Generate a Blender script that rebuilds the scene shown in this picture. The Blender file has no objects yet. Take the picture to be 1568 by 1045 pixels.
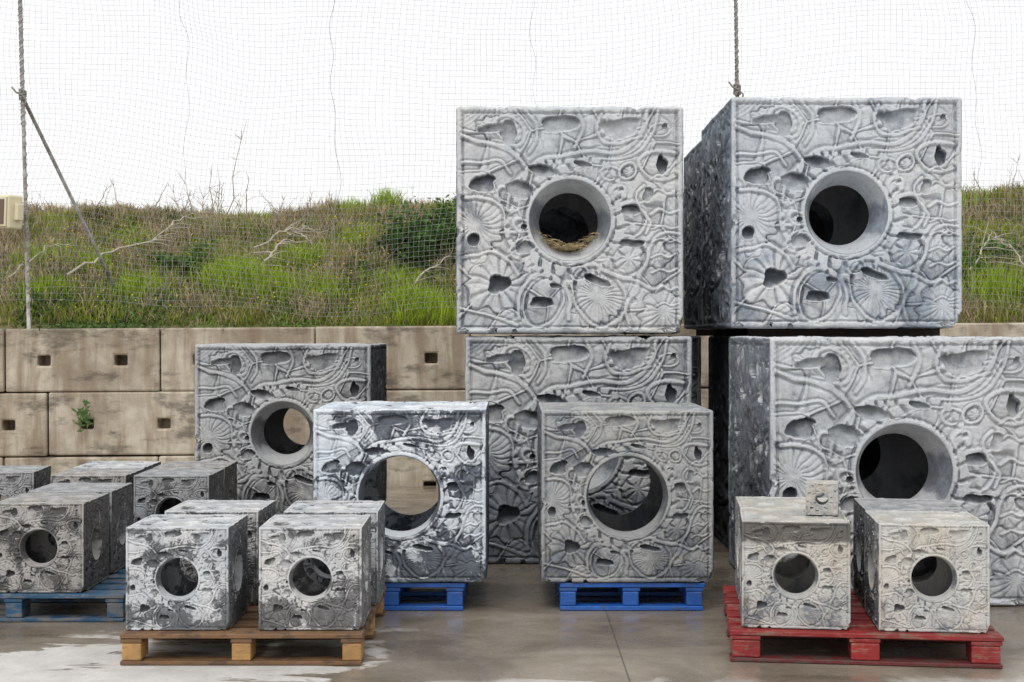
import bpy, math, numpy as np
from mathutils import Vector
rng = np.random.default_rng(7)
D = bpy.data
scene = bpy.context.scene
col = scene.collection

# ------------------------------------------------------------------ noise
_T = rng.random((64,64,64)).astype(np.float32)
def vn3(x,y,z):
    xi=np.floor(x).astype(int); yi=np.floor(y).astype(int); zi=np.floor(z).astype(int)
    fx=x-xi; fy=y-yi; fz=z-zi
    fx=fx*fx*(3-2*fx); fy=fy*fy*(3-2*fy); fz=fz*fz*(3-2*fz)
    r=0
    for dx in (0,1):
        wx=fx if dx else 1-fx
        for dy in (0,1):
            wy=fy if dy else 1-fy
            for dz in (0,1):
                wz=fz if dz else 1-fz
                r=r+wx*wy*wz*_T[(xi+dx)&63,(yi+dy)&63,(zi+dz)&63]
    return r*2-1
def fbm(x,y,z,o=4):
    r=0;a=.5
    for i in range(o):
        r=r+a*vn3(x*2**i+i*7.3,y*2**i+i*3.1,z*2**i+i*5.7); a*=.5
    return r
def sst(a,b,x):
    t=np.clip((x-a)/(b-a),0,1); return t*t*(3-2*t)

# ------------------------------------------------------------------ material helpers
class NT:
    def __init__(s,name):
        s.m=D.materials.new(name); s.m.use_nodes=True
        s.t=s.m.node_tree; s.n=s.t.nodes; s.l=s.t.links
        s.b=s.n['Principled BSDF']
        s.b.inputs['Roughness'].default_value=.85
    def add(s,t,**k):
        n=s.n.new(t)
        for a,v in k.items(): setattr(n,a,v)
        return n
    def lk(s,a,b): s.l.new(a,b)
    def noise(s,vec,scale,detail=5,rough=.6,dist=0):
        n=s.add('ShaderNodeTexNoise'); n.inputs['Scale'].default_value=scale
        n.inputs['Detail'].default_value=detail; n.inputs['Roughness'].default_value=rough
        n.inputs['Distortion'].default_value=dist
        if vec is not None: s.lk(vec,n.inputs['Vector'])
        return n.outputs['Fac']
    def ramp(s,fac,stops):
        r=s.add('ShaderNodeValToRGB'); e=r.color_ramp.elements
        while len(e)<len(stops): e.new(.5)
        for el,(p,c) in zip(e,stops):
            el.position=p
            if not hasattr(c,'__len__'): c=(c,c,c)
            el.color=(*c,1)
        s.lk(fac,r.inputs['Fac']); return r.outputs['Color']
    def mix(s,f,a,b,mode='MIX'):
        n=s.add('ShaderNodeMix',data_type='RGBA',blend_type=mode)
        for i,v in ((0,f),(6,a),(7,b)):
            if hasattr(v,'is_linked'): s.lk(v,n.inputs[i])
            else:
                n.inputs[i].default_value = v if i==0 else (*v,1)
        return n.outputs[2]
    def math(s,op,a,b=None,c=None,clamp=False):
        n=s.add('ShaderNodeMath',operation=op,use_clamp=clamp)
        for i,v in enumerate((a,b,c)):
            if v is None: continue
            if hasattr(v,'is_linked'): s.lk(v,n.inputs[i])
            else: n.inputs[i].default_value=v
        return n.outputs[0]
    def mapr(s,vec,scale=(1,1,1),loc=(0,0,0)):
        n=s.add('ShaderNodeMapping'); n.inputs['Scale'].default_value=scale; n.inputs['Location'].default_value=loc
        s.lk(vec,n.inputs['Vector']); return n.outputs[0]
    def rng(s,v,a,b,c=0,d=1,smooth=False):
        n=s.add('ShaderNodeMapRange'); 
        if smooth: n.interpolation_type='SMOOTHSTEP'
        s.lk(v,n.inputs[0])
        for i,q in enumerate((a,b,c,d)): n.inputs[i+1].default_value=q
        return n.outputs[0]
    def color(s,c):
        if hasattr(c,'is_linked'): s.lk(c,s.b.inputs['Base Color'])
        else: s.b.inputs['Base Color'].default_value=(*c,1)
    def bump(s,h,strength,dist):
        n=s.add('ShaderNodeBump'); n.inputs['Strength'].default_value=strength; n.inputs['Distance'].default_value=dist
        s.lk(h,n.inputs['Height']); s.lk(n.outputs[0],s.b.inputs['Normal'])

def mesh_obj(name,verts,faces,mat=None,smooth=False,parent=None):
    me=D.meshes.new(name); me.from_pydata(verts if isinstance(verts,list) else verts.tolist(),[],faces if isinstance(faces,list) else faces.tolist())
    me.update()
    if smooth: me.polygons.foreach_set('use_smooth',[True]*len(me.polygons))
    o=D.objects.new(name,me); col.objects.link(o)
    if mat: me.materials.append(mat)
    if parent: o.parent=parent
    return o
def empty(name,loc=(0,0,0),rz=0):
    e=D.objects.new(name,None); e.location=loc; e.rotation_euler=(0,0,rz); col.objects.link(e); return e
def box(name,x0,x1,y0,y1,z0,z1,mat,parent=None,bev=.004):
    v=[(x0,y0,z0),(x1,y0,z0),(x1,y1,z0),(x0,y1,z0),(x0,y0,z1),(x1,y0,z1),(x1,y1,z1),(x0,y1,z1)]
    f=[(3,2,1,0),(4,5,6,7),(0,1,5,4),(1,2,6,5),(2,3,7,6),(3,0,4,7)]
    o=mesh_obj(name,v,f,mat,parent=parent)
    if bev:
        b=o.modifiers.new('b','BEVEL'); b.width=bev; b.segments=2
    return o
def tube_mesh(paths,sides=6):
    V=[];F=[]
    for pts,rad in paths:
        pts=np.asarray(pts,float); n=len(pts); rad=np.broadcast_to(rad,(n,))
        tan=np.gradient(pts,axis=0); tan/=np.linalg.norm(tan,axis=1)[:,None]+1e-9
        ref=np.array([0,1,0.]) if abs(tan[0][1])<.9 else np.array([1.,0,0])
        a=np.cross(tan,ref); a/=np.linalg.norm(a,axis=1)[:,None]+1e-9
        b=np.cross(tan,a); o=len(V)
        for i in range(n):
            for k in range(sides):
                t=2*math.pi*k/sides
                V.append(tuple(pts[i]+rad[i]*(math.cos(t)*a[i]+math.sin(t)*b[i])))
        for i in range(n-1):
            for k in range(sides):
                k2=(k+1)%sides
                F.append((o+i*sides+k,o+i*sides+k2,o+(i+1)*sides+k2,o+(i+1)*sides+k))
        F.append(tuple(o+k for k in range(sides))); F.append(tuple(o+(n-1)*sides+k for k in range(sides)))
    return V,F

# ------------------------------------------------------------------ relief of the cast blocks
cr=np.random.default_rng(21)
G=7
cp=[];
for i in range(G):
    for j in range(G):
        cp.append(((i+.5+cr.uniform(-.45,.45))/G,(j+.5+cr.uniform(-.45,.45))/G))
cp=np.array(cp); cn=len(cp)
cang=cr.uniform(0,math.pi,cn); ctyp=cr.integers(0,8,cn); cfrq=cr.uniform(34,50,cn); chgt=cr.uniform(-1.0,.45,cn)

# u, v, rx, ry, depth, power, rotation
PITS=[(.235,.125,.036,.058,1.0,2,.15),(.15,.105,.052,.026,1.2,2,-.2),(.45,.077,.088,.026,1.2,2.5,-.06),(.73,.086,.095,.042,.8,4,.03),
 (.915,.265,.026,.050,2.3,1.2,0),(.115,.345,.060,.034,1.9,3,.25),(.076,.585,.024,.022,1.8,2,0),(.19,.775,.040,.036,2.3,2.5,.3),
 (.385,.870,.050,.020,2.0,3,.08),(.63,.775,.060,.018,1.7,2,.25),(.775,.455,.044,.020,1.9,3,0),(.79,.605,.052,.016,1.7,3,-.05),
 (.285,.355,.050,.034,1.3,2.5,-.35),(.385,.262,.052,.018,1.6,2,.2),(.29,.52,.014,.018,1.7,2,.4),(.31,.63,.040,.030,1.1,2,0),
 (.86,.40,.025,.03,.6,2,0),(.44,.805,.026,.011,1.4,2,.3),(.56,.245,.036,.012,1.4,2,.3),(.92,.10,.012,.018,1.1,2,0)]
RINGS=[(.385,.865,.10,.009,.9),(.775,.50,.078,.009,.9),(.77,.68,.085,.010,.9),(.24,.115,.068,.008,.7),(.31,.63,.062,.009,.9),
 (.29,.52,.038,.009,.9),(.68,.30,.036,.008,.9),(.76,.295,.04,.008,.9),(.63,.84,.125,.010,.9),(.72,.39,.032,.007,.8),
 (.23,.41,.05,.008,.8),(.36,.74,.04,.008,.7),(.9,.12,.035,.006,.6),(.45,.73,.03,.007,.8),(.55,.755,.034,.007,.8)]
FANS=[(.080,.52,.130,24,.50),(.19,.775,.130,15,.8),(.63,.84,.12,30,.42),(.15,.10,.055,14,.4),(.77,.295,.036,8,.4),(.77,.68,.075,9,.6),
 (.9,.9,.10,16,.45),(.68,.385,.05,7,.5),(.88,.66,.06,11,.45)]
LINES=[([(0.02,.13),(.1,.17),(.2,.19),(.29,.22),(.33,.27),(.3,.33),(.24,.38),(.22,.46)],.011,1.),
 ([(.84,.03),(.845,.10),(.80,.17),(.70,.20),(.60,.185),(.50,.195),(.42,.215),(.34,.25),(.28,.31),(.25,.37)],.012,1.),
 ([(.88,.03),(.885,.11),(.84,.2),(.74,.235),(.62,.225)],.008,.8),
 ([(.31,.02),(.36,.08),(.37,.15),(.33,.2)],.009,.8),
 ([(.53,.02),(.56,.1),(.52,.17)],.009,.8),
 ([(.63,.02),(.61,.10),(.64,.15),(.74,.155),(.83,.14)],.008,.8),
 ([(.28,.93),(.27,.84),(.32,.77),(.40,.75),(.47,.79),(.51,.87),(.5,.95)],.011,1.),
 ([(.97,.22),(.88,.20),(.80,.24),(.84,.32),(.93,.34),(.97,.33)],.009,.9),
 ([(.97,.56),(.9,.55),(.86,.62),(.84,.72),(.78,.80),(.74,.88),(.76,.97)],.010,.9),
 ([(.03,.66),(.1,.65),(.17,.63),(.24,.68),(.27,.75)],.009,.8),([(.03,.25),(.12,.26),(.2,.24),(.25,.29)],.008,.8),
 ([(.03,.88),(.1,.9),(.18,.93),(.27,.96)],.008,.8),
 ([(.04,.41),(.10,.40),(.17,.42),(.21,.47),(.20,.55),(.24,.6)],.009,.9),
 ([(.84,.36),(.80,.40),(.83,.46),(.87,.50),(.84,.56)],.008,.8),
 ([(.66,.73),(.72,.76),(.8,.77),(.86,.8),(.9,.79)],.008,.8)]
for k in range(9):
    v0=.32+.068*k
    LINES.append(([(.965,v0),(.93,v0+.014),(.90,v0-.010),(.865,v0+.012)],.006,.45))
def height(u,v):
    wu=u+.030*fbm(u*6,v*6,u*0+3.3,3); wv=v+.030*fbm(u*6,v*6,u*0+9.1,3)
    dd=(wu[:,None]-cp[:,0])**2+(wv[:,None]-cp[:,1])**2
    idx=np.argpartition(dd,1,axis=1)[:,:2]
    d2=np.take_along_axis(dd,idx,1); sw=d2[:,0]>d2[:,1]
    i1=np.where(sw,idx[:,1],idx[:,0]); F1=np.sqrt(d2.min(1)); F2=np.sqrt(d2.max(1))
    e=F2-F1
    dx=wu-cp[i1,0]; dy=wv-cp[i1,1]; a=cang[i1]; f=cfrq[i1]; t=ctyp[i1]
    th=np.arctan2(dy,dx)
    s0=np.sin(6.283*f*(dx*np.cos(a)+dy*np.sin(a)+2.2*(dx*np.sin(a)-dy*np.cos(a))**2))
    s1=.6-1.6*np.exp(-((((th*np.round(f/4.5)/6.283)%1)-.5)/.16)**2); s2=np.sin(6.283*f*np.sqrt((dx+.06*np.cos(a))**2+(dy+.06*np.sin(a))**2))
    fl=vn3(u*3.1+4,v*3.1+8,u*0+2)+.35*vn3(u*7+4,v*7+8,u*0+12)
    s3=.7-1.9*np.exp(-((np.abs(((fl*6.0)%1)-.5))/.11)**2)
    pat=np.where(t<=1,s0,np.where((t==2)|(t==7),s1,np.where(t==3,.7*s2,s3)))
    m=sst(0.004,.025,e)
    patch=sst(-.10,.20,fbm(u*4+7,v*4,u*0+23,2))
    h=.24*pat*m*(.30+.70*patch)+.8*chgt[i1]*sst(.003,.014,e)+.42*np.exp(-((e-.001)/.0055)**2)-.55*np.exp(-((e-.014)/.004)**2)
    h+=.35*sst(.02,.09,e)*(t>=4)
    for (a0,b0,r,n,am) in FANS:
        dx=wu-a0; dy=wv-b0; d=np.hypot(dx,dy); th=np.arctan2(dy,dx)+.35*fbm(u*9,v*9,u*0+a0*9,2)
        rr=r*(1+.12*np.cos(th*n/2)+.12*np.cos(th*3+a0*20)); m=1-sst(rr*.93,rr,d)
        sp=.7-1.9*np.exp(-((((th*n/6.283)%1)-.5)/.17)**2)
        h=h*(1-m)+m*(am*.75*sp*sst(.1*r,.4*r,d)*(.65+.35*np.cos(th*5))+.25-.55*(d/r))-.8*np.exp(-((d-rr*1.03)/.005)**2)
    for (a0,b0,r,w,am) in RINGS:
        w=w*.60
        d=np.hypot(wu-a0,(wv-b0)*1.08)*(1+.12*np.cos(2*np.arctan2(wv-b0,wu-a0)+a0*31)); q=(d-r)
        h=h*(1-.7*np.exp(-(q/(w*2.2))**2))+.85*am*np.exp(-(q/w)**2)-.8*am*np.exp(-((q+2.3*w)/(w*.9))**2)-.3*am*np.exp(-((q-2.3*w)/(w*.9))**2)
    for pts,w,am in LINES:
        w=w*.58
        p=np.array(pts); d=np.full(u.shape,9.)
        tt=np.linspace(0,len(p)-1,len(p)*4); p=np.stack([np.interp(tt,range(len(p)),p[:,0]),np.interp(tt,range(len(p)),p[:,1])],1)
        for _ in range(3): p[1:-1]=(p[:-2]+2*p[1:-1]+p[2:])/4
        for A,B in zip(p[:-1],p[1:]):
            ab=B-A; L=ab@ab
            if L<1e-9: continue
            q=np.clip(((wu-A[0])*ab[0]+(wv-A[1])*ab[1])/L,0,1)
            d=np.minimum(d,np.hypot(wu-A[0]-q*ab[0],wv-A[1]-q*ab[1]))
        h=h*(1-.7*np.exp(-(d/(w*2))**2))+.85*am*np.exp(-(d/w)**2)-.65*am*np.exp(-((d-2.3*w)/(w*.9))**2)
    # leafy chain around the central opening
    dx=u-.5; dy=v-.5; d=np.hypot(dx,dy)+.010*fbm(u*8,v*8,u*0+6,2); th=np.arctan2(dy,dx)+.25*fbm(u*4,v*4,u*0+16,2)
    band=np.exp(-((d-.232-.008*np.sin(th*4))/.022)**4)*(.65+.35*np.sin(th*3+1)); band=np.clip(band,0,1)
    h=h*(1-.85*band)+band*(.8-2.0*np.exp(-((((th*3.5+7*d)%1)-.5)/.14)**2))
    band=np.exp(-((d-.278-.014*np.sin(5*th))/.012)**4); h=h*(1-.6*band)+band*(.75-1.5*np.exp(-((((th*5.4)%1)-.5)/.16)**2))
    for (a0,b0,rx,ry,dp,pw,ro) in PITS:
        j1=.55*fbm(u*14,v*14,u*0+a0*40,3)+.34*fbm(u*42,v*42,u*0+a0*10,2)
        ex=wu-a0; ey=wv-b0; c,s_=math.cos(ro),math.sin(ro)
        dx=np.abs(ex*c+ey*s_)/rx; dy=np.abs(-ex*s_+ey*c)/ry
        d=(dx**pw+dy**pw)**(1/pw)+j1
        m=1-sst(.86,1.05,d); floor=-1.55*dp*(1-.45*(ey)/ry)+1.1*fbm(u*24,v*24,u*0+5,3)
        h=h*(1-m)+m*np.minimum(floor,-.3)
        h+=.30*np.exp(-((d-1.15)/.09)**2)
    h+=.34*fbm(u*34,v*34,u*0,3)
    return h

def build_block_mesh(name,ro,ri,t,k,M,ks,side_holes):
    V=[];F=[];R=[];off=0
    def emit(P,Q,r):
        nonlocal off
        V.append(P);F.append(Q+off);R.append(r);off+=len(P)
    faces=[('front',(0,-1,0),(1,0,0),(0,0,1)),('back',(0,1,0),(-1,0,0),(0,0,1)),('right',(1,0,0),(0,1,0),(0,0,1)),
           ('left',(-1,0,0),(0,-1,0),(0,0,1)),('top',(0,0,1),(1,0,0),(0,1,0)),('bottom',(0,0,-1),(1,0,0),(0,-1,0))]
    def square(n):
        s=np.linspace(-.5,.5,n,endpoint=False); o=np.full(n,.5)
        return np.concatenate([np.stack([s,-o],1),np.stack([o,s],1),np.stack([-s,o],1),np.stack([-o,-s],1)])
    def ringquads(N,m):
        j,i=np.meshgrid(np.arange(m),np.arange(N),indexing='ij'); i2=(i+1)%N
        return np.stack([j*N+i,(j+1)*N+i,(j+1)*N+i2,j*N+i2],-1).reshape(-1,4)
    def deform(P,amt=1.0):
        h=.5; r=.019
        c=np.clip(P,-(h-r),h-r); d=P-c; L=np.linalg.norm(d,axis=1)
        P=np.where((L>r*1.0)[:,None],c+d/np.maximum(L,1e-9)[:,None]*r,P)
        e=np.sort(np.abs(P),axis=1)[:,1]; ed=sst(.458,.5,e)
        n=fbm(P[:,0]*5+11,P[:,1]*5+5,P[:,2]*5+8,3); n2=fbm(P[:,0]*17+1,P[:,1]*17+5,P[:,2]*17+18,4)
        chip=sst(.17,.42,n2)*ed
        return P*(1-.008*n-.005*n2*ed-.034*chip)[:,None]
    for nm,n,a,b in faces:
        n=np.array(n,float);a=np.array(a,float);b=np.array(b,float)
        hole = nm in('front','back') or (side_holes and nm in('left','right'))
        kk,MM=(k,M) if nm=='front' else (ks,max(12,int(ks*.62)))
        if nm in('back','bottom'): kk=max(30,ks//2); MM=24
        if hole:
            B=square(kk); N=len(B); C=ro*B/np.linalg.norm(B,axis=1)[:,None]
            tt=np.linspace(0,1,MM+1)[:,None,None]; A2=(C[None]*(1-tt)+B[None]*tt).reshape(-1,2); Q=ringquads(N,MM)
        else:
            g=np.linspace(-.5,.5,kk+1); X,Y=np.meshgrid(g,g); A2=np.stack([X.ravel(),Y.ravel()],1)
            j,i=np.meshgrid(np.arange(kk),np.arange(kk),indexing='ij'); w=kk+1
            Q=np.stack([j*w+i,j*w+i+1,(j+1)*w+i+1,(j+1)*w+i],-1).reshape(-1,4)
        au,av=A2[:,0],A2[:,1]
        if nm=='right': u,v=.5+av,.5+au
        elif nm=='left': u,v=.5-au,.5+av
        elif nm=='top': u,v=.5+av*.93,.5-au
        else: u,v=.5+au,.5-av
        rel=np.hypot(u-.5,v-.5)
        if hole:
            sc=np.where(rel<.5,(.19+(rel-ro)*(.5-.19)/(.5-ro))/np.maximum(rel,1e-6),1)
            uu=.5+(u-.5)*sc; vv=.5+(v-.5)*sc
        else: uu,vv=u,v
        h=np.concatenate([height(uu[i:i+20000],vv[i:i+20000]) for i in range(0,len(uu),20000)])
        amp=.0115
        if nm=='top': h=.5*h+2.2*fbm(uu*7,vv*7,uu*0+4,4)-.9; 
        if nm in('left','right'): amp=.015
        ed=.5-np.maximum(np.abs(au),np.abs(av)); rim=sst(.004,.028,ed)
        h=h*rim-.7*np.exp(-((ed-.032)/.005)**2)+.30*np.exp(-((ed-.018)/.008)**2)
        if hole:
            hd=np.hypot(au,av)-ro
            h=h*sst(.004,.022,hd)+ .6*np.exp(-((hd-.009)/.007)**2)*(hd>.001)-.8*np.exp(-((hd-.024)/.004)**2)
        P=n*.5+au[:,None]*a+av[:,None]*b+n*(h*amp-.004*rim)[:,None]
        emit(deform(P),Q,h)
        hi=.5-t
        if hole:
            N=len(B); U=B/np.linalg.norm(B,axis=1)[:,None]; ms=6
            ts=np.linspace(0,1,ms+1); rad=ro+(ri-ro)*ts; dep=.5-t*ts
            P=np.concatenate([n*dd+(U[:,:1]*a+U[:,1:]*b)*rr*(1+0) for rr,dd in zip(rad,dep)])
            P0=deform(P); w=np.repeat(1-ts,N)[:,None]; P=P0*w+P*(1-w)
            Q2=ringquads(N,ms)[:,::-1]
            emit(P,Q2,np.full(len(P),.12))
            Bi=B*2*hi; Ci=U*ri
            P=np.concatenate([n*hi+Ci[:,:1]*a+Ci[:,1:]*b,n*hi+Bi[:,:1]*a+Bi[:,1:]*b]); emit(P,ringquads(N,1)[:,::-1],np.full(len(P),-.5))
        else:
            P=np.array([n*hi+x*hi*a+y*hi*b for x,y in((-1,-1),(1,-1),(1,1),(-1,1))]); emit(P,np.array([[3,2,1,0]]),np.full(4,-.5))
    V=np.concatenate(V);F=np.concatenate(F);R=np.concatenate(R).astype(np.float32)
    V[:,2]+=.5
    me=D.meshes.new(name); me.vertices.add(len(V)); me.vertices.foreach_set('co',V.astype(np.float32).ravel())
    me.loops.add(F.size); me.loops.foreach_set('vertex_index',F.astype(np.int32).ravel())
    me.polygons.add(len(F)); me.polygons.foreach_set('loop_start',np.arange(0,F.size,4,dtype=np.int32)); me.polygons.foreach_set('loop_total',np.full(len(F),4,np.int32))
    me.polygons.foreach_set('use_smooth',np.ones(len(F),bool))
    me.update(calc_edges=True)
    at=me.attributes.new('relief','FLOAT','POINT'); at.data.foreach_set('value',R)
    me.materials.append(None)
    return me
me_big=build_block_mesh('reef_block_large',.178,.132,.15,300,150,100,False)
me_mid=build_block_mesh('reef_block_medium',.235,.218,.13,210,90,70,False)
me_sml=build_block_mesh('reef_block_small',.205,.185,.11,130,56,64,True)

def concrete(name,seed,light=(.62,.63,.63),dark=(.09,.10,.12),amt=.35,cav=.6,scale=3.0,warm=0.0,base_dark=.25,topband=0,hard=.08,side=.28,n1a=1.0):
    s=NT(name); tcn=s.add('ShaderNodeTexCoord'); tc=tcn.outputs['Object']
    p=s.mapr(tc,loc=(seed*3.7,seed*1.9,seed*2.3))
    n1=s.noise(p,scale,6,.68,.4); n2=s.noise(p,scale*5,5,.7,.2); n3=s.noise(p,80,2,.7)
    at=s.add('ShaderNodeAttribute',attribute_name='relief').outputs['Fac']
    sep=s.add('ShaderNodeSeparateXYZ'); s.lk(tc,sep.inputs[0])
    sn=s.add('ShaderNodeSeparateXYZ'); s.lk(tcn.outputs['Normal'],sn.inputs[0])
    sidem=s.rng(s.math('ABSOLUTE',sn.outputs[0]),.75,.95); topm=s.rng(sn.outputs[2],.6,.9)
    c=s.math('ADD',s.math('MULTIPLY',s.math('SUBTRACT',n1,.5),n1a),.5)
    c=s.math('ADD',c,s.math('MULTIPLY',n2,.45))
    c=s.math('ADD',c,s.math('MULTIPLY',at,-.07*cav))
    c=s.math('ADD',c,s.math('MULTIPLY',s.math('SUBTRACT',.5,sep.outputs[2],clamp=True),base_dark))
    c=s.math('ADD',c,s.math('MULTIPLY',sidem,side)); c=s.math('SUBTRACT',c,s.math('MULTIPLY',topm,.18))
    thr=.98-amt*.5
    stain=s.rng(c,thr-hard,thr+hard+.06,0,1,True)
    lt=s.mix(s.ramp(n2,[(.35,0),(.7,1)]),tuple(x*.80 for x in light),light)
    big=s.noise(s.mapr(tc,loc=(seed,5,seed)),1.6,3,.5)
    lt=s.mix(s.ramp(big,[(.38,0),(.62,.75)]),lt,s.mix(1,lt,(.82,.87,.93),'MULTIPLY'))
    if warm: lt=s.mix(s.math('MULTIPLY',s.ramp(s.noise(p,2.2,4,.6),[(.45,0),(.65,1)]),warm),lt,s.mix(1,lt,(.86,.74,.58),'MULTIPLY'))
    dk=s.mix(s.ramp(n2,[(.4,0),(.65,1)]),dark,tuple(x*2.1 for x in dark))
    cc=s.mix(s.math('MULTIPLY',stain,.85),lt,dk)
    # grime plus shade painted into the grooves, then into the deep pockets
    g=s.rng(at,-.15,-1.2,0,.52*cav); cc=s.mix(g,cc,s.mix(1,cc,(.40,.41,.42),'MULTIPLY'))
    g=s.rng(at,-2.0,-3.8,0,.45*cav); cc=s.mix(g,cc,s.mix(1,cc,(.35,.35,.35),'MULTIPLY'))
    if topband:
        e=s.math('ADD',sep.outputs[2],s.math('MULTIPLY',n1,.22)); m=s.rng(e,topband,topband+.03)
        m=s.math('MULTIPLY',m,s.math('SUBTRACT',1.0,topm))
        cc=s.mix(s.math('MULTIPLY',m,.85),cc,(.085,.078,.072))
    st=s.noise(s.mapr(tc,scale=(14,14,.8),loc=(seed,seed,0)),1.0,4,.6)
    cc=s.mix(s.math('MULTIPLY',s.ramp(st,[(.52,0),(.72,1)]),.38),cc,s.mix(1,cc,(.5,.5,.5),'MULTIPLY'))
    cc=s.mix(s.math('MULTIPLY',s.ramp(n3,[(.3,1),(.45,0)]),.38),cc,s.mix(1,cc,(.4,.4,.4),'MULTIPLY'))
    s.color(cc)
    s.b.inputs['Roughness'].default_value=.9; s.b.inputs['Specular IOR Level'].default_value=.2
    s.bump(n3,.4,.010)
    return s.m
def block(name,me,cx,yf,z,size,mat,rz=0):
    o=D.objects.new(name,me); col.objects.link(o); o.scale=(size,)*3
    o.location=(cx,yf+size/2,z); o.rotation_euler=(0,0,math.radians(rz))
    o.material_slots[0].link='OBJECT'; o.material_slots[0].material=mat; return o
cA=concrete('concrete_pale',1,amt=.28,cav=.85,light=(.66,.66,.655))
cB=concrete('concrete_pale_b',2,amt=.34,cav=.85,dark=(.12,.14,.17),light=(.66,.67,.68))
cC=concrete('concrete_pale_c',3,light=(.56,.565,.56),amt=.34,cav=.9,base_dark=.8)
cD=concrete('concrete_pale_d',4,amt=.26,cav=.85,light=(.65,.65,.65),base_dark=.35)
cDark=concrete('concrete_dark',5,light=(.35,.36,.37),dark=(.04,.045,.05),amt=.6)  # darkest concrete tone, for the rear blocks
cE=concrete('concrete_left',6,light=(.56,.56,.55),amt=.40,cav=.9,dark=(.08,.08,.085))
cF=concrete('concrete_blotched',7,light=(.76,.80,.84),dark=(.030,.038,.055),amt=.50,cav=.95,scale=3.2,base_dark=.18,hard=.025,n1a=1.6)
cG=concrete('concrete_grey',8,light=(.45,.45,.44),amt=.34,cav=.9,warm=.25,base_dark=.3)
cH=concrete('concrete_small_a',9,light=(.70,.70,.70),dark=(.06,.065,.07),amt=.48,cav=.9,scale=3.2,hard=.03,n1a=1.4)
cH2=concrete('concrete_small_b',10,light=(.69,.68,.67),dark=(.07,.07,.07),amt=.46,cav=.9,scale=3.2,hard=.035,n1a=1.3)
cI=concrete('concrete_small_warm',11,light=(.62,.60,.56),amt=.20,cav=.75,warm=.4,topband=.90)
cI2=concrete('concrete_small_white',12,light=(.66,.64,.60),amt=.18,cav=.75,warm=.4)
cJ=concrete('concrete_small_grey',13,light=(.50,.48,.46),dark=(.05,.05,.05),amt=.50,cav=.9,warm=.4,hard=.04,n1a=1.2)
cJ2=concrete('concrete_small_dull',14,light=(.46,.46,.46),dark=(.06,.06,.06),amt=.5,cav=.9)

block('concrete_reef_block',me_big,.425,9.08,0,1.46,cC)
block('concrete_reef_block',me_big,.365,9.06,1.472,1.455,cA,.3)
block('concrete_reef_block',me_big,.70,10.72,0,1.46,cDark)  # rear block added to keep the gap and openings in front dark
block('concrete_reef_block',me_big,.40,10.7,1.472,1.46,cDark,90)  # unseen block added, turned so its solid side keeps the upper opening dark
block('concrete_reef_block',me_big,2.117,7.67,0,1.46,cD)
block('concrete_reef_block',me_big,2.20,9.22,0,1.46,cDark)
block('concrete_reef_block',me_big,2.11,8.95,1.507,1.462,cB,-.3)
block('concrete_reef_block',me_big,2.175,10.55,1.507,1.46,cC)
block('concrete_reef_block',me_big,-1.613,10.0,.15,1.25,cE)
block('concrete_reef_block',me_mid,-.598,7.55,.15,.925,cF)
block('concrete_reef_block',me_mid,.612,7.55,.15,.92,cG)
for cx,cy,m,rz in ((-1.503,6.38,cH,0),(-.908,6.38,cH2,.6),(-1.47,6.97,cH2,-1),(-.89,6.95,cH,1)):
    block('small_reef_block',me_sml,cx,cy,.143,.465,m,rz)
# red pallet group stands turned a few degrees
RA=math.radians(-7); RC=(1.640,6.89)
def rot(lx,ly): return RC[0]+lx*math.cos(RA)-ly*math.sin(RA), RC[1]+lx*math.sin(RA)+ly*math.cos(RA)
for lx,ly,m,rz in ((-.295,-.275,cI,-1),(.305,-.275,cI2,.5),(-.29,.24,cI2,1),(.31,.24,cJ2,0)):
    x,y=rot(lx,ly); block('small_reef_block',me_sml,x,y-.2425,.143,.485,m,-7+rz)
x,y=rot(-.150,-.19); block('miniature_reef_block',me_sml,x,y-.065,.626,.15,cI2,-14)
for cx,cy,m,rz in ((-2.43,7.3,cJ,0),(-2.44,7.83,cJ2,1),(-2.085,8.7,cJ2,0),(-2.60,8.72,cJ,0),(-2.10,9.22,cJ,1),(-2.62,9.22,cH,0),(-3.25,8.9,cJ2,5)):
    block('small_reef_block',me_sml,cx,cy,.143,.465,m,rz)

# ------------------------------------------------------------------ pallets
def paint(name,colr,wear=(.30,.22,.14),amt=.45,rough=.5,seed=0):
    s=NT(name); tc=s.add('ShaderNodeTexCoord').outputs['Object']
    p=s.mapr(tc,scale=(3,3,22),loc=(seed,0,0)); g=s.noise(p,3,5,.65,.5); n=s.noise(s.mapr(tc,loc=(seed,2,3)),9,6,.75)
    oi=s.add('ShaderNodeObjectInfo').outputs['Random']
    c=s.mix(s.ramp(n,[(.35,0),(.7,1)]),tuple(x*.55 for x in colr),colr)
    c=s.mix(s.ramp(s.math('ADD',s.math('MULTIPLY',g,.5),s.math('MULTIPLY',n,.5)),[(1-amt-.02,0),(1-amt+.05,1)]),c,wear)
    c=s.mix(s.math('MULTIPLY',oi,.35),c,s.mix(1,c,(.45,.45,.45),'MULTIPLY'))
    d=s.noise(tc,2.5,4,.6); c=s.mix(s.math('MULTIPLY',s.ramp(d,[(.5,0),(.7,1)]),.4),c,(.05,.045,.04))
    s.color(c); s.b.inputs['Roughness'].default_value=rough; s.bump(g,.4,.006); return s.m
mBrown=paint('weathered_pine',(.28,.15,.07),(.10,.06,.035),.48,.7,1)
mBlk=paint('fresh_pine_block',(.60,.34,.12),(.28,.15,.06),.46,.7,2)
mRed=paint('red_painted_wood',(.40,.025,.025),(.26,.15,.11),.46,.5,3)
mRedD=paint('red_painted_wood_dark',(.20,.03,.03),(.10,.06,.05),.50,.6,4)
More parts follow.
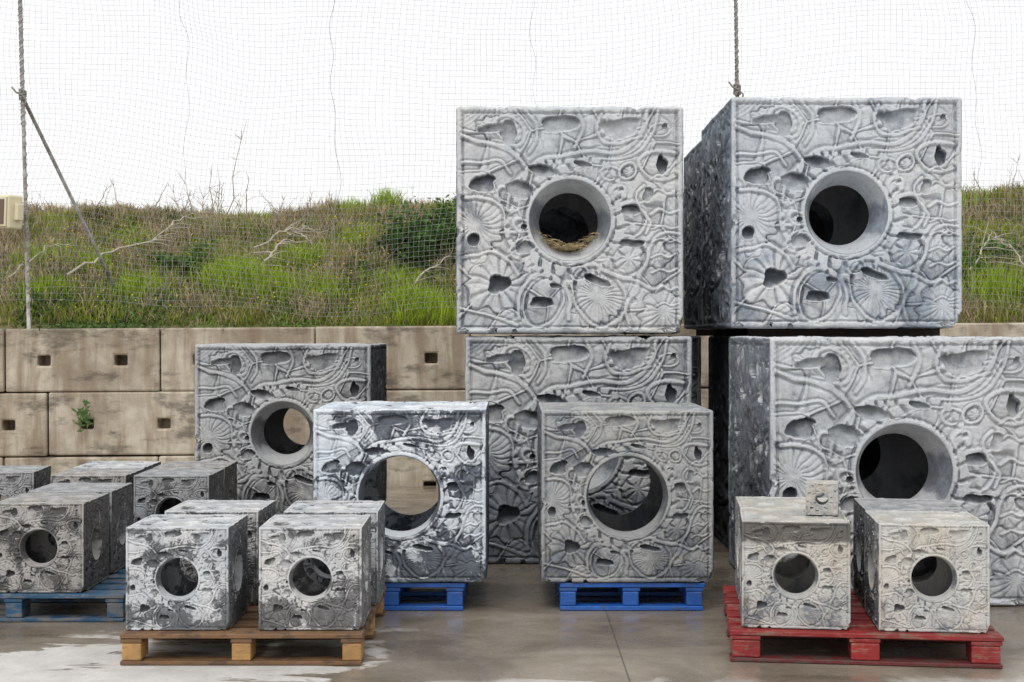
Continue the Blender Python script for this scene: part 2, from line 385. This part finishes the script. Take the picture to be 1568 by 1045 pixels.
mBlue=paint('blue_painted_wood',(.025,.17,.68),(.05,.09,.22),.47,.45,5)
mBlue2=paint('blue_painted_wood_worn',(.03,.13,.26),(.16,.16,.16),.50,.6,6)
def pallet(name,x0,x1,y0,y1,h,mtop,mblk,rz=0,bw=.095,mbot=None,t=.021,zb=.020):
    W=x1-x0;L=y1-y0; e=empty(name,((x0+x1)/2,(y0+y1)/2,0),math.radians(rz)); r=np.random.default_rng(int(abs(x0)*100)+3)
    mbot=mbot or mtop
    n=7
    wb=[.13,.10,.10,.12,.10,.10,.13]; tot=sum(wb); gap=(L-tot)/(n-1); y=-L/2
    for i in range(n):
        j=r.uniform(-.006,.006)
        o=box('top_board_%d'%i,-W/2+j,W/2+j,y,y+wb[i],h-t+r.uniform(-.001,0),h,mtop,e); o.rotation_euler=(0,0,r.uniform(-.003,.003)); y+=wb[i]+gap
    for i,xx in enumerate((-W/2+.002,-bw/2,W/2-bw-.002)):
        box('lead_board_%d'%i,xx,xx+bw,-L/2+.004,L/2-.004,h-t-.021,h-t-.0025,mtop,e)
        for k,yy in enumerate((-L/2+.003,-.07,L/2-.143)):
            j=r.uniform(-.004,.004)
            box('block_%d_%d'%(i,k),xx+.005+j,xx+bw-.005+j,yy+abs(j),yy+.14,zb+.001,h-t-.0225,mblk,e,bev=.006)
    for k,yy in enumerate((-L/2,-.05,L/2-.1)):
        box('bottom_board_%d'%k,-W/2+r.uniform(0,.006),W/2-r.uniform(0,.006),yy,yy+.1,.002,zb,mbot,e)
    return e
pallet('wooden_pallet',-1.745,-.665,6.32,7.52,.142,mBrown,mBlk)
pallet('red_pallet',RC[0]-.595,RC[0]+.595,RC[1]-.57,RC[1]+.57,.142,mRed,mRed,rz=-7,bw=.135,mbot=mRedD)
pallet('blue_pallet',.25,1.022,7.565,8.5,.149,mBlue,mBlue,bw=.095,t=.024,zb=.026)
pallet('blue_pallet',-1.03,-.255,7.565,8.5,.149,mBlue,mBlue,bw=.095,t=.024,zb=.026)
pallet('blue_pallet',-3.12,-1.985,7.27,8.42,.142,mBlue2,mBlue2)
pallet('blue_pallet',-3.5,-1.83,8.66,9.80,.142,mBlue2,mBlue2)
pallet('wooden_pallet',-2.2,-1.0,10.02,11.2,.149,mBrown,mBrown)
mBat=paint('dark_timber',(.10,.07,.05),(.05,.04,.03),.5,.8,9)
for y in (9.3,10.2,10.9,11.9):
    box('timber_batten',1.55,2.8,y,y+.09,1.455,1.508,mBat)

# ------------------------------------------------------------------ straw nest in the opening
sv=[];sr=np.random.default_rng(5)
for i in range(420):
    c=np.array([.36+sr.normal(0,.08),9.26+sr.normal(0,.09),1.472+.73-.190+abs(sr.normal(0,.018))]); c[1]=min(max(c[1],9.1),9.5); a=sr.uniform(0,6.28); L=sr.uniform(.02,.05)
    c[2]+=.35*(c[0]-.36)**2/.13
    dv=np.array([math.cos(a),math.sin(a),sr.uniform(-.3,.3)])*L
    sv.append(([c-dv,c+[0,0,.008],c+dv],.0020))
V,F=tube_mesh(sv,3)
s=NT('straw'); tc=s.add('ShaderNodeNewGeometry').outputs['Position']; s.color(s.mix(s.ramp(s.noise(tc,30),[(.35,0),(.65,1)]),(.16,.11,.05),(.55,.44,.25))); mesh_obj('straw_nest',V,F,s.m)

# ------------------------------------------------------------------ ground
s=NT('wet_concrete_yard'); tc=s.add('ShaderNodeNewGeometry').outputs['Position']
sep=s.add('ShaderNodeSeparateXYZ'); s.lk(tc,sep.inputs[0]); X,Y=sep.outputs[0],sep.outputs[1]
n1=s.noise(tc,1.3,6,.62,.6); n2=s.noise(tc,7,6,.7); n3=s.noise(tc,70,3,.7); n4=s.noise(s.mapr(tc,scale=(.6,2.2,1),loc=(4,1,0)),1.8,6,.65,.9)
wob=s.math('MULTIPLY',s.math('SUBTRACT',n1,.5),1.3)
wob=s.math('ADD',wob,s.math('MULTIPLY',s.math('SUBTRACT',n2,.5),.35))
a=s.math('ADD',s.math('SUBTRACT',-.56,X),wob)
b=s.math('ADD',s.math('SUBTRACT',6.98,Y),wob)
dry=s.math('MINIMUM',a,b)
c2=s.math('ADD',s.math('SUBTRACT',6.05,Y),s.math('MULTIPLY',wob,.35))
dry=s.math('MAXIMUM',dry,c2)
dry=s.math('SUBTRACT',dry,s.math('MULTIPLY',s.ramp(n4,[(.48,0),(.58,1)]),.7))
dm=s.rng(dry,-.10,.16,0,1,True)
wet=s.mix(s.ramp(n1,[(.35,0),(.65,1)]),(.16,.130,.100),(.34,.295,.24))
wet=s.mix(s.ramp(n2,[(.4,0),(.7,.6)]),wet,s.mix(1,wet,(.6,.57,.53),'MULTIPLY'))
dryc=s.mix(s.ramp(n2,[(.3,0),(.7,1)]),(.42,.405,.38),(.58,.565,.54))
c=s.mix(dm,wet,dryc)
c=s.mix(s.math('MULTIPLY',s.ramp(n3,[(.60,0),(.70,1)]),.5),c,(.42,.39,.35))
c=s.mix(s.math('MULTIPLY',s.ramp(n3,[(.30,1),(.40,0)]),.5),c,(.06,.055,.05))
jx=s.math('ABSOLUTE',s.math('SUBTRACT',s.math('WRAP',X,-2.0+.5,2.0+.5),.5)); 
jy=s.math('ABSOLUTE',s.math('SUBTRACT',s.math('WRAP',Y,-2.2+8.8,2.2+8.8),8.8))
j=s.math('MINIMUM',jx,jy); jm=s.math('LESS_THAN',s.math('ADD',j,s.math('MULTIPLY',n2,.004)),.0060)
c=s.mix(s.math('MULTIPLY',jm,.6),c,(.05,.045,.04))
s.color(c)
rw=s.ramp(s.math('ADD',s.math('MULTIPLY',n4,.6),s.math('MULTIPLY',n2,.4)),[(.40,.08),(.60,.45)])
s.lk(s.mix(dm,rw,(.85,.85,.85)),s.b.inputs['Roughness']); s.b.inputs['Specular IOR Level'].default_value=.5
s.bump(s.math('ADD',s.math('MULTIPLY',n3,.35),s.math('SUBTRACT',n2,jm)),.20,.008)
mesh_obj('concrete_yard_ground',[(-400,-400,0),(400,-400,0),(400,500,0),(-400,500,0)],[(0,1,2,3)],s.m)

# ------------------------------------------------------------------ retaining wall
s=NT('retaining_wall_concrete'); tc=s.add('ShaderNodeNewGeometry').outputs['Position']; oi=s.add('ShaderNodeObjectInfo').outputs['Random']
n1=s.noise(tc,1.1,6,.6,.3); n2=s.noise(tc,9,6,.7); st=s.noise(s.mapr(tc,scale=(5,5,.7)),1.3,6,.65,.3); n3=s.noise(tc,80,2,.6)
c=s.mix(s.ramp(n2,[(.3,0),(.7,1)]),(.52,.455,.355),(.68,.615,.505))
c=s.mix(s.ramp(st,[(.45,0),(.64,.8)]),c,(.29,.22,.145))
c=s.mix(s.ramp(n1,[(.46,0),(.62,.7)]),c,(.25,.185,.13))
c=s.mix(s.ramp(s.noise(s.mapr(tc,scale=(1,1,2.5),loc=(9,2,2)),2.2,5,.7),[(.52,0),(.64,.7)]),c,(.10,.085,.07))
c=s.mix(s.math('MULTIPLY',oi,.35),c,s.mix(1,c,(.66,.62,.56),'MULTIPLY'))
s.color(c); s.bump(s.math('ADD',n2,s.math('MULTIPLY',n3,.4)),.5,.012); mWall=s.m
def wall_block(x0,x1,y0,y1,z0,z1,parent,i):
    xc=[x0]; zc=[z0,(z0+z1)/2-.055,(z0+z1)/2+.045,z1]
    w=x1-x0
    for q in (.25,.75): xc+= [x0+w*q-.062,x0+w*q+.062]
    xc.append(x1)
    V=[];F=[]
    for z in zc:
        for x in xc: V.append((x,y0,z))
    nx=len(xc)
    for j in range(3):
        for k in range(nx-1):
            if j==1 and k in(1,3):
                a,b,c_,d=j*nx+k,j*nx+k+1,(j+1)*nx+k+1,(j+1)*nx+k; o=len(V)
                for q in (a,b,c_,d): V.append((V[q][0],y0+.22,V[q][2]))
                for m in range(4):
                    p=(a,b,c_,d); F.append((p[m],p[(m+1)%4],o+(m+1)%4,o+m))
                F.append((o,o+1,o+2,o+3))
            else: F.append((j*nx+k,j*nx+k+1,(j+1)*nx+k+1,(j+1)*nx+k))
    o=len(V); V+=[(x0,y1,z0),(x1,y1,z0),(x1,y1,z1),(x0,y1,z1)]
    bot=list(range(nx)); top=list(range(3*nx,4*nx))
    F.append(tuple(top+[o+2,o+3])); F.append(tuple(bot[::-1]+[o,o+1]))
    F.append((o+1,o,o+3,o+2))
    F.append((0,nx,2*nx,3*nx,o+3,o)); F.append((nx-1,o+1,o+2,4*nx-1,3*nx-1,2*nx-1))
    ob=mesh_obj('wall_block_%d'%i,V,F,mWall,parent=parent)
    b=ob.modifiers.new('b','BEVEL'); b.width=.018; b.segments=2; b.limit_method='ANGLE'
wall=empty('concrete_block_retaining_wall'); wall.rotation_euler=(0,-.006,0); i=0
wr=np.random.default_rng(3)
for zt,xo in ((1.55,-4.88),(.93,-4.47),(.31,-4.9)):
    k=-3
    while xo+1.495*k<9:
        x=xo+1.495*k; jy=wr.uniform(-.018,.018); jz=wr.uniform(-.005,.004)
        wall_block(x+.006,x+1.489,13.7+jy,14.28+jy,zt-.609+jz,zt+jz,wall,i); i+=1; k+=1

# ------------------------------------------------------------------ grass bank
def bank_z(x,y):
    crest=2.90+.02*(x+4)+.06*np.sin(x*.9+1)+.04*np.sin(x*2.3)
    t=np.clip((y-14.2)/2.9,0,1)
    z=1.50+(crest-1.50)*(t*(1.12-.12*t))+.06*fbm(x*1.2,y*1.2,x*0+2,3)*np.clip(t*5,0,1)
    z=np.where(y>17.1,crest-.02*(y-17.1)*.3,z)
    return z
gx=np.concatenate([[-300,-80,-30],np.linspace(-14,14,140),[30,80,300]]); gy=np.concatenate([[14.2],np.linspace(14.3,19,50),[25,40,90,400]])
XX,YY=np.meshgrid(gx,gy); ZZ=bank_z(XX,YY); w=len(gx)
V=np.stack([XX.ravel(),YY.ravel(),ZZ.ravel()],1)
j,i=np.meshgrid(np.arange(len(gy)-1),np.arange(w-1),indexing='ij'); Q=np.stack([j*w+i,j*w+i+1,(j+1)*w+i+1,(j+1)*w+i],-1).reshape(-1,4)
s=NT('bank_soil'); tc=s.add('ShaderNodeNewGeometry').outputs['Position']
c=s.mix(s.ramp(s.noise(tc,2,5,.7),[(.35,0),(.65,1)]),(.11,.14,.03),(.22,.17,.09)); s.color(c); s.bump(s.noise(tc,25,4,.7),1,.05)
mesh_obj('grass_bank_terrain',V,Q,s.m,smooth=True)

s=NT('grass_blades'); at=s.add('ShaderNodeAttribute',attribute_name='col'); s.lk(at.outputs['Color'],s.b.inputs['Base Color']); s.b.inputs['Roughness'].default_value=.7; s.b.inputs['Specular IOR Level'].default_value=.25
tr=s.add('ShaderNodeBsdfTranslucent'); s.lk(at.outputs['Color'],tr.inputs[0]); ms=s.add('ShaderNodeMixShader'); ms.inputs[0].default_value=.3
s.lk(s.b.outputs[0],ms.inputs[1]); s.lk(tr.outputs[0],ms.inputs[2]); s.lk(ms.outputs[0],s.n['Material Output'].inputs[0]); mGrass=s.m
def blades(name,x,y,h,wd,colr,lean=.5,seed=0):
    r=np.random.default_rng(seed); n=len(x); z=bank_z(x,y)-.01
    a=r.uniform(0,2*math.pi,n); f=r.uniform(-.9,.9,n)
    dx,dy=np.cos(a),np.sin(a); ln=h*r.uniform(.1,1,n)*lean
    sx,sy=np.cos(f)*wd/2,np.sin(f)*wd/2
    P=np.zeros((n,5,3)); b=np.stack([x,y,z],1); S=np.stack([sx,sy,0*sx],1)
    m=b+np.stack([dx*ln*.35,dy*ln*.35,h*.6],1); t=b+np.stack([dx*ln,dy*ln,h*(1-.25*lean*ln/h)],1)
    P[:,0]=b-S;P[:,1]=b+S;P[:,2]=m+S*.8;P[:,3]=m-S*.8;P[:,4]=t
    o=np.arange(n)*5; F=np.stack([o,o+1,o+2,o+3],1).tolist()+np.stack([o+3,o+2,o+4],1).tolist()
    ob=mesh_obj(name,P.reshape(-1,3),F,mGrass)
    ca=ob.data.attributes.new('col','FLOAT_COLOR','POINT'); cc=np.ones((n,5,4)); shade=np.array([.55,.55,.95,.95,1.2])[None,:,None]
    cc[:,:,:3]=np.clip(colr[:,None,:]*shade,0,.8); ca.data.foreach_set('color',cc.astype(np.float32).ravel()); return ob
r=np.random.default_rng(12)
n=125000
x=r.uniform(-7.2,7.2,n); y=14.28+(17.9-14.28)*r.random(n)
keep=~((x>-.3)&(x<4.3)&(y<17)&(r.random(n)<.85)); x=x[keep];y=y[keep]; n=len(x)
cl=fbm(x*1.5,y*1.5,x*0+8,4); c2=fbm(x*5,y*5,x*0+2,3); c3=fbm(x*2.2+50,y*2.2,x*0+12,3)
dry=np.clip(sst(-.08,.16,cl+.35*c2+.12*(y-16.3)*.5),0,1)
isdry=r.random(n)<(.18+.66*dry)
green=np.array([.235,.30,.045])*r.uniform(.40,1.35,(n,1))*np.stack([1+.35*c2,1+0*c2,1+0*c2],1)*(1-.55*sst(.02,.3,c3))[:,None]; lime=np.array([.37,.46,.05])
lm=sst(.07,.30,fbm(x*.9+20,y*1.5,x*0+4,3))[:,None]; green=green*(1-lm)+lime*r.uniform(.5,1.2,(n,1))*lm
dryc=np.array([.50,.40,.24])*r.uniform(.30,1.3,(n,1))
C=np.where(isdry[:,None],dryc,green)
h=(.05+.10*r.random(n)**1.5)*(1+1.0*np.clip(c2,-.5,1))*(1+.4*isdry)
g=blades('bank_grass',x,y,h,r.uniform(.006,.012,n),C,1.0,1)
tx=[];ty=[];th=[];tcx=[]
for (cx,cy,ra,nn,hh) in [(-2.95,15.15,.33,1400,.30),(-2.6,15.0,.3,900,.26),(-1.05,14.55,.25,900,.30),(-1.5,17.05,.16,350,.34),(-3.9,15.0,.3,600,.2),(-.8,14.45,.3,700,.24),
   (-2.0,14.9,.3,500,.22),(-3.3,16.8,.5,500,.2),(-4.6,15.6,.3,400,.2),(5.1,14.9,.4,900,.25),(4.6,15.5,.4,700,.25),(-1.9,17.0,.3,300,.22),(-.75,17.0,.3,400,.2),(5.3,17,.3,400,.25),(-2.3,15.7,.25,400,.22),(-1.2,15.1,.3,400,.2),
   (-4.9,14.9,.3,400,.2),(-4.3,16.2,.3,300,.2),(-5.2,15.6,.3,400,.22),(-1.7,16.2,.3,400,.2)]:
    tx.append(r.normal(cx,ra*.5,nn)); ty.append(np.maximum(14.3,r.normal(cy,ra*.4,nn))); th.append(hh*r.uniform(.4,1.1,nn)); tcx.append(np.array([.34,.47,.04])*r.uniform(.4,1.3,(nn,1)))
tx=np.concatenate(tx);ty=np.concatenate(ty);th=np.concatenate(th);tcx=np.concatenate(tcx)
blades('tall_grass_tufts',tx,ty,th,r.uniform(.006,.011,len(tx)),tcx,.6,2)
def leafmass(name,cx,cy,rx,rz,n,c,seed,size=.035,lift=.0,ry=None):
    r=np.random.default_rng(seed); ncl=max(6,n//60)
    cc=r.normal(0,.45,(ncl,3))*[rx,(ry or rx)*.8,rz]; cc[:,2]=np.abs(cc[:,2])
    k=r.integers(0,ncl,n); p=cc[k]+r.normal(0,.16,(n,3))*[rx,rx,rz]
    bx=cx+p[:,0]; by=cy+p[:,1]; bz=bank_z(bx,by)+np.abs(p[:,2])+lift
    b=np.stack([bx,by,bz],1); d=r.normal(0,1,(n,3)); d[:,1]-=.3; d/=np.linalg.norm(d,axis=1)[:,None]; e=np.cross(d,r.normal(0,1,(n,3))); e/=np.linalg.norm(e,axis=1)[:,None]
    L=(size*r.uniform(.6,1.3,n))[:,None]
    Q=np.stack([b-d*L,b+e*L*.45,b+d*L,b-e*L*.45],1).reshape(-1,3)
    ob=mesh_obj(name,Q,np.arange(n*4).reshape(-1,4),mGrass)
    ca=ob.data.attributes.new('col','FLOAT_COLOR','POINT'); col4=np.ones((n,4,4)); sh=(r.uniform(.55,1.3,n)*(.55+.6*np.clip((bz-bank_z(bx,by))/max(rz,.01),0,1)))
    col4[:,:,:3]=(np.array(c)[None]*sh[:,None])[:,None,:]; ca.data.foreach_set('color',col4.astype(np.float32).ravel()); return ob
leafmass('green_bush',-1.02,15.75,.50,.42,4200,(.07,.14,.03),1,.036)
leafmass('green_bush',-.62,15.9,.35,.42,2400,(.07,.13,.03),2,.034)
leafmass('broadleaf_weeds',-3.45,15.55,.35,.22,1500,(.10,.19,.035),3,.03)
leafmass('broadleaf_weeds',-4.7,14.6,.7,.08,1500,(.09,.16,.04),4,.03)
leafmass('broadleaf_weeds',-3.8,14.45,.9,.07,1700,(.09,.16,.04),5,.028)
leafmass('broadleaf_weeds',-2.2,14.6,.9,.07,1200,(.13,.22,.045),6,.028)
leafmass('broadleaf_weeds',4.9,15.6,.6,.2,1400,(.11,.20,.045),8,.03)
fx=np.concatenate([r.normal(-1.9,.5,60),r.normal(-4.4,.4,50),r.uniform(-5,6,90)]); fy=r.uniform(14.35,16.6,len(fx)); 
V=[];F=[]
for a,b in zip(fx,fy):
    z=float(bank_z(np.array([a]),np.array([b]))[0])+r.uniform(.08,.16); o=len(V); q=.010
    V+=[(a,b-q,z),(a+q,b,z),(a,b+q,z),(a-q,b,z),(a,b,z+.012)]; F+=[(o,o+1,o+4),(o+1,o+2,o+4),(o+2,o+3,o+4),(o+3,o,o+4)]
s=NT('yellow_petals'); s.color((.75,.55,.02)); mesh_obj('yellow_wildflowers',V,F,s.m)
s=NT('dry_stalks'); tc=s.add('ShaderNodeNewGeometry').outputs['Position']; s.color(s.mix(s.noise(tc,6),(.20,.15,.10),(.46,.38,.28))); mDry=s.m
def stem(x,y,L,dx,dy,rad,r,br=4):
    out=[]; z=float(bank_z(np.array([x]),np.array([y]))[0])-.03
    t=np.linspace(0,1,7)[:,None]; w=r.normal(0,.02,(7,3))*L; w[0]=0
    p=np.array([x,y,z])+t*np.array([dx,dy,1])*L+w+np.array([dx,dy,0])*(t**2)*L*.3
    out.append((p,rad*(1.1-.8*t[:,0])))
    for _ in range(br):
        k=r.integers(2,6); a=r.normal(0,1,3); a[2]=abs(a[2])+.3; a/=np.linalg.norm(a); l=L*r.uniform(.1,.28)
        tt=np.linspace(0,1,4)[:,None]; out.append((p[k]+tt*a*l+r.normal(0,.01,(4,3))*l*tt,rad*.5*(1-.6*tt[:,0])))
    return out
r=np.random.default_rng(33); paths=[]
for (X0,Y0,L,dx) in [(-3.35,16.6,1.35,.16),(-3.5,16.7,.8,-.05),(-3.15,16.8,.7,.05),(-3.6,16.5,.75,-.25),(-3.75,16.6,.6,-.35),(-3.4,16.4,.8,.02),(-3.55,16.5,.65,.15),(-3.9,16.7,.5,.2),(-3.45,16.2,.7,-.1),(-3.3,16.0,.8,.05),(-3.6,16.0,.6,-.15),
    (-4.6,16.8,.55,-.2),(-4.3,16.9,.5,.3),(-5.0,16.8,.45,.4),(-2.5,16.9,.4,.3),(-2.1,16.9,.35,-.2),(-2.75,16.7,.45,.1),(5.9,16.9,.6,.2),(5.6,16.9,.45,-.2),(6.1,16.6,.5,-.3),(5.4,16.8,.35,.1)]:
    paths+=stem(X0,Y0,L,dx,r.uniform(-.1,.1),.0075,r,6)
for _ in range(260):
    X0=r.choice([r.uniform(-6,-.4),r.uniform(4.3,7),r.normal(-3.4,.35),r.normal(-2.5,.4)]); paths+=stem(X0,r.uniform(14.6,17.2),r.uniform(.15,.5),r.normal(0,.4),r.normal(0,.3),.0040,r,3)
V,F=tube_mesh(paths,4); mesh_obj('dry_weed_stalks',V,F,mDry)
s=NT('dead_branch_bark'); s.color(s.mix(s.noise(None,8),(.36,.31,.25),(.60,.54,.45))); mBr=s.m
def branch(name,x0,y0,x1,y1,arch,rad,seed,nb=6):
    r=np.random.default_rng(seed); t=np.linspace(0,1,14); xs=x0+(x1-x0)*t; ys=y0+(y1-y0)*t
    z=bank_z(xs,ys)+.06+arch*np.sin(t*math.pi)+r.normal(0,.012,14); p=np.stack([xs,ys,z],1); p+=r.normal(0,.012,p.shape); P=[(p,rad*(1.1-.7*t))]
    for _ in range(nb):
        k=r.integers(2,12); a=r.normal(0,1,3); a[2]=abs(a[2])*.6; a[0]+=.6*np.sign(x1-x0); a/=np.linalg.norm(a); l=r.uniform(.15,.5); tt=np.linspace(0,1,6)[:,None]
        q=p[k]+tt*a*l+np.array([0,0,-.25])*tt**2*l+r.normal(0,.02,(6,3))*tt*l; P.append((q,rad*.5*(1-.7*tt[:,0])))
    V,F=tube_mesh(P,6); mesh_obj(name,V,F,mBr)
branch('dead_branch',-4.75,15.2,-3.85,16.3,.10,.014,1)
branch('dead_branch',-4.1,16.2,-3.6,16.9,.12,.010,2)
branch('dead_branch',-2.75,15.2,-2.45,16.1,.15,.014,3,9)
branch('dead_branch',-2.6,16.2,-2.2,15.9,.12,.010,4,9)
branch('dead_branch',-2.9,16.0,-2.2,16.3,.12,.010,14,9)
branch('dead_branch',-1.1,14.9,-.5,15.6,.12,.010,5)
branch('dead_branch',4.9,15.2,5.5,15.9,.15,.012,6,10)
branch('dead_branch',5.5,14.8,5.3,15.9,.15,.010,7,10)
branch('dead_branch',-5.4,15.1,-4.9,15.9,.1,.010,8)
V=[];F=[];r=np.random.default_rng(9)
for i in range(70):
    a=r.uniform(0,6.28); b=np.array([-4.12+r.normal(0,.035),13.66+r.uniform(-.06,.03),.69+r.normal(0,.05)]); d=np.array([math.cos(a),-.2,math.sin(a)*.8+.2]); e=np.cross(d,[0,1,.2]); L=r.uniform(.02,.045); o=len(V)
    for q in (b-d*L,b+e*L*.35,b+d*L,b-e*L*.35): V.append(tuple(q))
    F.append((o,o+1,o+2,o+3))
s=NT('weed_leaf'); s.color((.10,.17,.05)); mesh_obj('wall_weed_plant',V,F,s.m)

# ------------------------------------------------------------------ posts, floodlight, net
s=NT('galvanised_post'); tc=s.add('ShaderNodeTexCoord').outputs['Object']; s.color(s.mix(s.ramp(s.noise(tc,12,5,.7),[(.4,0),(.6,1)]),(.22,.20,.18),(.48,.47,.45))); s.b.inputs['Roughness'].default_value=.6; mPost=s.m
s=NT('grey_rope'); s.color(s.mix(s.noise(None,60),(.14,.13,.12),(.36,.34,.31))); mRope=s.m
def spiral(p0,p1,rad,turns,n,ph=0):
    t=np.linspace(0,1,n); p=np.array(p0)[None]*(1-t[:,None])+np.array(p1)[None]*t[:,None]
    p[:,0]+=rad*np.cos(t*turns*6.283+ph); p[:,1]+=rad*np.sin(t*turns*6.283+ph); return p
def net_post(name,x0,z0,x1,z1,zj,brace,thin):
    e=empty(name)
    V,F=tube_mesh([(np.linspace((x0,14.05,z0),(x1,14.05,z1),8),.019 if not thin else .012)],12); mesh_obj('pole',V,F,mPost,True,e)
    k_=(.014 if not thin else .012)
    P=[(spiral((x0,14.05,z0+.3),(x1,14.05,z1),k_,38,620),.009),(spiral((x0,14.05,zj-.3),(x1,14.05,z1),k_,31,520,2),.010),(spiral((x0,14.05,zj-.3),(x1,14.05,z1),k_,31,520,4.6),.008)]
    xj=x0+(x1-x0)*(zj-z0)/(z1-z0)
    for q in P[1:]:
        q[0][:,0]+= (xj-x0)*(1-np.linspace(0,1,len(q[0])))*.93
    for k in range(5):
        t=np.linspace(0,6.283,16); P.append((np.stack([xj+.028*np.cos(t),14.05+.028*np.sin(t),zj-.04+.02*k+.01*np.sin(t+k)],1),.012))
    P.append((np.array([(xj,14.02,zj),(xj-.05,14.0,zj+.02),(xj-.09,14.0,zj+.07)]),.010)); P.append((np.array([(xj,14.02,zj),(xj+.05,14.0,zj-.05),(xj+.04,14.0,zj-.12)]),.009))
    V,F=tube_mesh(P,6); mesh_obj('rope_lashing',V,F,mRope,True,e)
    if brace:
        V,F=tube_mesh([(np.linspace((xj,14.06,zj-.03),brace,4),.019)],10); mesh_obj('brace',V,F,mPost,True,e)
net_post('net_post',-4.77,1.4,-4.88,5.6,3.83,(-4.16,15.0,1.9),False)
net_post('net_post',2.26,1.4,2.20,5.6,3.88,None,True)
sp=.058; x0,x1,z0,z1=-7.2,8.2,1.75,5.75
nx=int((x1-x0)/sp);nz=int((z1-z0)/sp)
I,J=np.meshgrid(np.arange(nx+1),np.arange(nz+1),indexing='ij'); U=x0+I*sp; W=z0+J*sp
def sag(U,W):
    f=fbm(U*.45,W*.45,U*0+3,3); g=fbm(U*.45+30,W*.45,U*0+6,3); f2=fbm(U*1.8,W*1.8,U*0+11,2)
    ph=np.clip((U+4.85)/7.07,-.5,1.5)
    return np.stack([U+.30*f+.03*f2,14.1+.22*g+.02*f2,W+.35*g-.30*np.sin(np.pi*ph)*(W-z0)/4+.03*f2],-1)
P=sag(U,W); P[...,2]=np.maximum(P[...,2],1.58)
V=[];F=[];o=0
def ribbons(A,B,w):
    global o
    d=B-A; n=np.cross(d,[0,1,0]); n/=np.linalg.norm(n,axis=1)[:,None]+1e-9; n*=w/2
    V.append(np.stack([A-n,A+n,B+n,B-n],1).reshape(-1,3)); k=len(A); F.append(np.arange(4*k).reshape(-1,4)+o); o+=4*k
ribbons(P[:-1].reshape(-1,3),P[1:].reshape(-1,3),.0026); ribbons(P[:,:-1].reshape(-1,3),P[:,1:].reshape(-1,3),.0026)
s=NT('net_twine'); s.color((.27,.27,.27)); mNet=s.m
net=mesh_obj('safety_net',np.concatenate(V),np.concatenate(F),mNet)
P=[]
for xs,amp,rad in ((-1.72,.05,.0025),(-3.3,.08,.0018),(.2,.04,.0018),(4.4,.06,.002)):
    t=np.linspace(0,1,60); p=sag(np.full(60,xs)+amp*np.sin(t*5),z0+(z1-z0)*t); p[:,0]+=.02*np.sin(t*40); p[:,1]-=.01; P.append((p,rad))
V,F=tube_mesh(P,4); mesh_obj('net_seam_cord',V,F,mNet)
e=empty('floodlight')
s=NT('cream_plastic'); s.color(s.mix(s.noise(None,6),(.62,.55,.36),(.72,.66,.48))); s.b.inputs['Roughness'].default_value=.5; mCr=s.m
s=NT('brown_glass'); s.color((.10,.05,.02)); s.b.inputs['Roughness'].default_value=.15; mGl=s.m
hb=box('housing',-.14,.14,-.08,.08,-.165,.165,mCr,e,.02); box('bezel',-.12,.12,-.10,-.082,-.145,.145,mCr,e,.006); box('lens',-.095,.095,-.108,-.102,-.12,.12,mGl,e,.002)
box('bracket_arm',.0,.05,.082,.2,-.02,.02,mPost,e); box('side_clamp',.142,.20,-.02,.05,-.08,.08,mCr,e,.008)
for k in range(4): box('fin_%d'%k,-.12,.12,.082,.105,-.12+k*.07,-.105+k*.07,mCr,e,.003)
e.location=(-4.93,13.9,2.66); e.rotation_euler=(0,math.radians(3),math.radians(-38))

# ------------------------------------------------------------------ world, sun, camera
w=D.worlds.new('World'); scene.world=w; w.use_nodes=True; nt=w.node_tree
bg=nt.nodes['Background']; sky=nt.nodes.new('ShaderNodeTexSky'); sky.sky_type='NISHITA'; sky.sun_disc=False
el,rotz=math.radians(55),math.radians(200)
sky.sun_elevation=el; sky.sun_rotation=rotz; sky.air_density=1.0; sky.dust_density=3
mx=nt.nodes.new('ShaderNodeMix'); mx.data_type='RGBA'; mx.inputs[0].default_value=.93
nt.links.new(sky.outputs[0],mx.inputs[6]); 
tcw=nt.nodes.new('ShaderNodeTexCoord'); nz_=nt.nodes.new('ShaderNodeTexNoise'); nz_.inputs['Scale'].default_value=1.5; nt.links.new(tcw.outputs['Generated'],nz_.inputs[0])
rp=nt.nodes.new('ShaderNodeValToRGB'); rp.color_ramp.elements[0].color=(.93,.94,.95,1); rp.color_ramp.elements[1].color=(1,1,1,1); nt.links.new(nz_.outputs[0],rp.inputs[0])
vm=nt.nodes.new('ShaderNodeVectorMath'); vm.operation='SCALE'; vm.inputs['Scale'].default_value=10.0; nt.links.new(rp.outputs[0],vm.inputs[0])
nt.links.new(vm.outputs[0],mx.inputs[7]); nt.links.new(mx.outputs[2],bg.inputs[0]); bg.inputs[1].default_value=.118
sl=D.lights.new('sun','SUN'); sl.energy=1.4; sl.angle=math.radians(30); sl.color=(1,.97,.93); so=D.objects.new('sun',sl); col.objects.link(so)
d=Vector((math.sin(rotz)*math.cos(el),math.cos(rotz)*math.cos(el),math.sin(el)))
so.rotation_euler=d.to_track_quat('Z','Y').to_euler()
cam=D.cameras.new('camera'); cam.lens=50; cam.sensor_width=36; cam.clip_end=2000; cam.shift_y=-.008
co=D.objects.new('camera',cam); col.objects.link(co); co.location=(0,0,1.48); co.rotation_euler=(math.radians(90),0,0); scene.camera=co
scene.view_settings.view_transform='Standard'; scene.view_settings.look='None'; scene.view_settings.exposure=0
